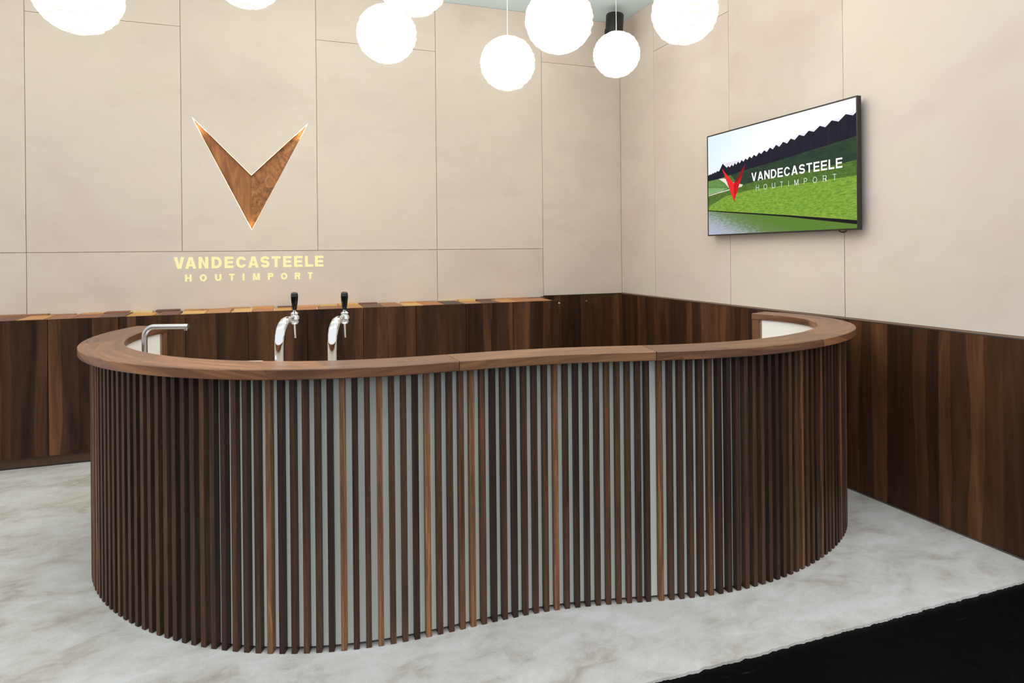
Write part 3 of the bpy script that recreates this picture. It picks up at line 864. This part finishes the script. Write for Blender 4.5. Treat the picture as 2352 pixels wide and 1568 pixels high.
# white sloping display board on the cabinets
bd = MB().loft([[(DE[-1], YC + 0.0195, 1.056), (DE[-1], YC + 0.0195, 1.066), (DE[-1], YB - 0.002, 1.074), (DE[-1], YB - 0.002, 1.056)],
                [(2.532, YC + 0.0195, 1.056), (2.532, YC + 0.0195, 1.066), (2.532, YB - 0.002, 1.074), (2.532, YB - 0.002, 1.056)]])
tag(obj('display_board', bd, 'white'), 'long white display board under the row of wood samples', 'board')

# ------------------------------------------------------------------ wood samples
def sample_mat(i, rgb):
    d = tuple(int(c * 0.82) for c in rgb); l = tuple(min(255, int(c * 1.08)) for c in rgb)
    return wood('sample_wood_%d' % i, [(0.25, srgb(*d)), (0.5, srgb(*rgb)), (0.8, srgb(*l))], (3.0, 22, 22), 0.5, dist=0.8, spec=0.25)
SC = {'purple': ('dark purplish-brown', (122, 82, 68)), 'amber': ('amber', (208, 150, 92)), 'brown': ('mid-brown', (160, 112, 82)), 'red': ('reddish-brown', (156, 98, 74)),
      'dark': ('dark brown', (112, 82, 68)), 'yellow': ('yellow', (222, 178, 108)), 'gold': ('golden knotty', (216, 160, 84)), 'tan': ('tan', (192, 140, 92)),
      'orange': ('orange-brown', (186, 124, 80)), 'grey': ('charcoal grey', (76, 68, 64)), 'pale': ('pale straw', (226, 198, 140))}
SMAT = {k: sample_mat(i, v[1]) for i, (k, v) in enumerate(SC.items())}
FT = [(-1.979, -1.825, 'purple'), (-1.81, -1.642, 'amber'), (-1.635, -1.471, 'brown'), (-1.468, -1.296, 'red'), (-1.29, -1.113, 'dark'), (-1.109, -0.925, 'gold'), (-0.897, -0.748, 'purple'), (-0.722, -0.55, 'yellow'), (-0.543, -0.366, 'tan'), (-0.344, -0.198, 'yellow'), (-0.191, -0.028, 'orange'), (-0.02, 0.113, 'gold'), (0.116, 0.318, 'orange'), (0.339, 0.533, 'brown'), (0.54, 0.705, 'tan'), (0.708, 0.885, 'dark'), (0.887, 1.055, 'brown'), (1.063, 1.24, 'yellow'), (1.242, 1.424, 'orange'), (1.43, 1.616, 'grey'), (1.62, 1.786, 'tan'), (1.79, 1.965, 'dark'), (1.969, 2.141, 'amber'), (2.144, 2.489, 'orange')]
BT = [(-2.03, -1.859, 'brown'), (-1.857, -1.692, 'brown'), (-1.683, -1.512, 'brown'), (-1.479, -1.312, 'amber'), (-1.299, -1.135, 'red'), (-1.131, -0.964, 'pale'), (-0.941, -0.765, 'dark'), (-0.732, -0.592, 'tan'), (-0.582, -0.412, 'orange'), (-0.398, -0.228, 'tan'), (-0.2, -0.029, 'amber'), (0.002, 0.142, 'dark'), (0.15, 0.343, 'amber'), (0.354, 0.51, 'yellow'), (0.518, 0.692, 'yellow'), (0.696, 0.866, 'purple'), (0.89, 1.035, 'tan'), (1.084, 1.262, 'amber'), (1.271, 1.422, 'brown'), (1.452, 1.628, 'yellow'), (1.633, 1.799, 'yellow'), (1.819, 1.994, 'purple'), (2.001, 2.174, 'tan'), (2.174, 2.337, 'orange'), (2.346, 2.521, 'dark')]
ORD = ['first', 'second', 'third', 'fourth', 'fifth', 'sixth', 'seventh', 'eighth', 'ninth', 'tenth', 'eleventh', 'twelfth', 'thirteenth']
def ordinal(i, n):
    return (ORD[i] + ' from the left') if i < (n + 1) // 2 else (ORD[n - 1 - i] + ' from the right')
rs = random.Random(11)
def sample(x0, x1, y0, y1, zf, zb_, th, mat, label, grp):
    o = obj('wood_sample', MB().loft([[(-(x1 - x0) / 2, 0, 0), (-(x1 - x0) / 2, 0, th), (-(x1 - x0) / 2, y1 - y0, zb_ - zf + th), (-(x1 - x0) / 2, y1 - y0, zb_ - zf)],
                                     [((x1 - x0) / 2, 0, 0), ((x1 - x0) / 2, 0, th), ((x1 - x0) / 2, y1 - y0, zb_ - zf + th), ((x1 - x0) / 2, y1 - y0, zb_ - zf)]]), SMAT[mat])
    o.location = ((x0 + x1) / 2, y0, zf)
    tag(bevel(o, 0.0008), label, 'wood sample', grp)
for i, (a, b, c) in enumerate(FT):
    k = YC / 5.7209
    th = rs.uniform(0.018, 0.024)
    yb_ = 5.955 + rs.uniform(-0.05, 0.05)
    sl = 0.0178
    zf = 1.0665
    sample(a * k, b * k, YC + 0.021, yb_, zf, zf + (yb_ - YC - 0.021) * sl, th, c, '%s wood sample tile in the front row, %s' % (SC[c][0], ordinal(i, len(FT))), 'wood samples in the front row')
for i, (a, b, c) in enumerate(BT):
    th = rs.uniform(0.018, 0.027)
    sample(a, b, 6.010, YB - 0.004, 1.0727, 1.0741, th, c, '%s wood sample tile in the back row, %s' % (SC[c][0], ordinal(i, len(BT))), 'wood samples in the back row')

# ------------------------------------------------------------------ key in the back panel
ky = thing('key_in_lock', 'small key hanging in the lock of the walnut panel near the corner', 'key', (3.02, YB - 0.004, 1.035))
o = obj('lock_cylinder', MB().tube([(0, 0, 0), (0, -0.010, 0)], 0.012, 16), 'brass', ky)
obj('key_blade', MB().box(-0.002, 0.002, -0.020, -0.009, -0.006, 0.006), 'brass', ky)
o = obj('key_head', MB().box(-0.012, 0.014, -0.024, -0.019, -0.034, -0.006), 'black', ky); bevel(o, 0.004, 2)
obj('spare_key', MB().box(0.003, 0.009, -0.0235, -0.0205, -0.062, -0.032), 'brass', ky)

# ------------------------------------------------------------------ paper lanterns
def lantern(x, y, z, r, label, grp, seed, cord=True):
    rnd = random.Random(seed)
    t = thing('paper_lantern', label, 'lantern', (x, y, z), grp)
    seg, rings = 17, 13
    m = MB(); R = []
    for i in range(rings + 1):
        lat = -78 + 156 * i / rings
        c, s = math.cos(math.radians(lat)), math.sin(math.radians(lat))
        rr = r * (1 + rnd.uniform(-0.012, 0.012))
        R.append([Vector((rr * c * math.cos(2 * math.pi * (k + 0.5 * (i % 2)) / seg), rr * c * math.sin(2 * math.pi * (k + 0.5 * (i % 2)) / seg), 0.97 * r * s)) * (1 + rnd.uniform(-0.008, 0.008)) for k in range(seg)])
    m.loft(R, cap=False)
    obj('shade', m, 'lantern', t)
    rb = MB()
    for i in range(2, 13):
        lat = math.radians(-78 + 11.5 * i + rnd.uniform(-2, 2))
        if lat > math.radians(60): break
        cr, zz = r * 1.0 * math.cos(lat), 0.97 * r * math.sin(lat)
        tl = rnd.uniform(-0.05, 0.05); ph = rnd.uniform(0, 6.28)
        rb.tube([(cr * math.cos(a), cr * math.sin(a), zz + tl * cr * math.cos(a + ph)) for a in [2 * math.pi * k / 36 for k in range(37)]], 0.0034, 5, False)
    obj('wire_ribs', rb, 'lantern_rib', t)
    rm = MB()
    cr, zz = r * math.cos(math.radians(78)), -0.97 * r * math.sin(math.radians(78))
    rm.tube([(cr * math.cos(a), cr * math.sin(a), zz) for a in [2 * math.pi * k / 28 for k in range(29)]], 0.0048, 6, False)
    obj('mouth_ring', rm, 'lantern_rib', t)
    bl = MB().lathe([(0.001, -0.045), (0.02, -0.038), (0.03, -0.015), (0.024, 0.015), (0.014, 0.04), (0.014, 0.075)], 16)
    smooth_by_angle(obj('bulb', bl, 'lantern_mouth', t), 60)
    top = ZC - z
    obj('cord', MB().tube([(0, 0, 0.075), (0, 0, r * 0.95), (0.0015, 0.001, (r + top) / 2), (0, 0, top)], 0.0028, 8), 'cord', t)
    obj('ceiling_cap', MB().lathe([(0.045, top - 0.03), (0.045, top - 0.001)], 20), 'white', t)
    return t
LN = [(-1.10, 4.52, 3.120, 0.245, 'largest paper lantern, cut off at the top left of the photo'),
      (-0.163, 4.519, 3.365, 0.225, 'paper lantern of which only the bottom shows above the emblem'),
      (0.788, 4.886, 3.192, 0.222, 'paper lantern right of the emblem, partly hidden by a higher one'),
      (0.8205, 4.053, 3.267, 0.225, 'paper lantern cut by the top edge, overlapping the one below it'),
      (1.766, 4.936, 3.074, 0.222, 'lowest paper lantern, hanging on a visible cord in the middle'),
      (1.969, 4.37, 3.253, 0.250, 'large paper lantern between the lowest one and the corner spotlight'),
      (2.766, 4.945, 3.243, 0.200, 'small paper lantern hanging just in front of the black spotlight'),
      (2.42, 3.458, 3.046, 0.2035, 'paper lantern nearest the right wall, cut by the top edge')]
for i, (x, y, z, r, lb) in enumerate(LN):
    lantern(x, y, z, r, lb, 'paper lanterns over the bar', 40 + i)
XL = [(-2.5, 3.2, 3.40), (-1.4, 3.0, 3.45), (-0.4, 3.3, 3.50), (0.6, 2.95, 3.45), (1.5, 3.4, 3.50), (2.4, 3.1, 3.48), (-1.9, 4.9, 3.50), (-2.9, 5.1, 3.40), (0.1, 3.85, 3.55), (-3.3, 3.9, 3.45), (-0.85, 3.95, 3.52), (0.35, 4.6, 3.68)]
for i, (x, y, z) in enumerate(XL):
    lantern(x, y, z, 0.235, 'paper lantern above the frame, seen only mirrored in the chrome taps', 'paper lanterns above the frame', 70 + i)
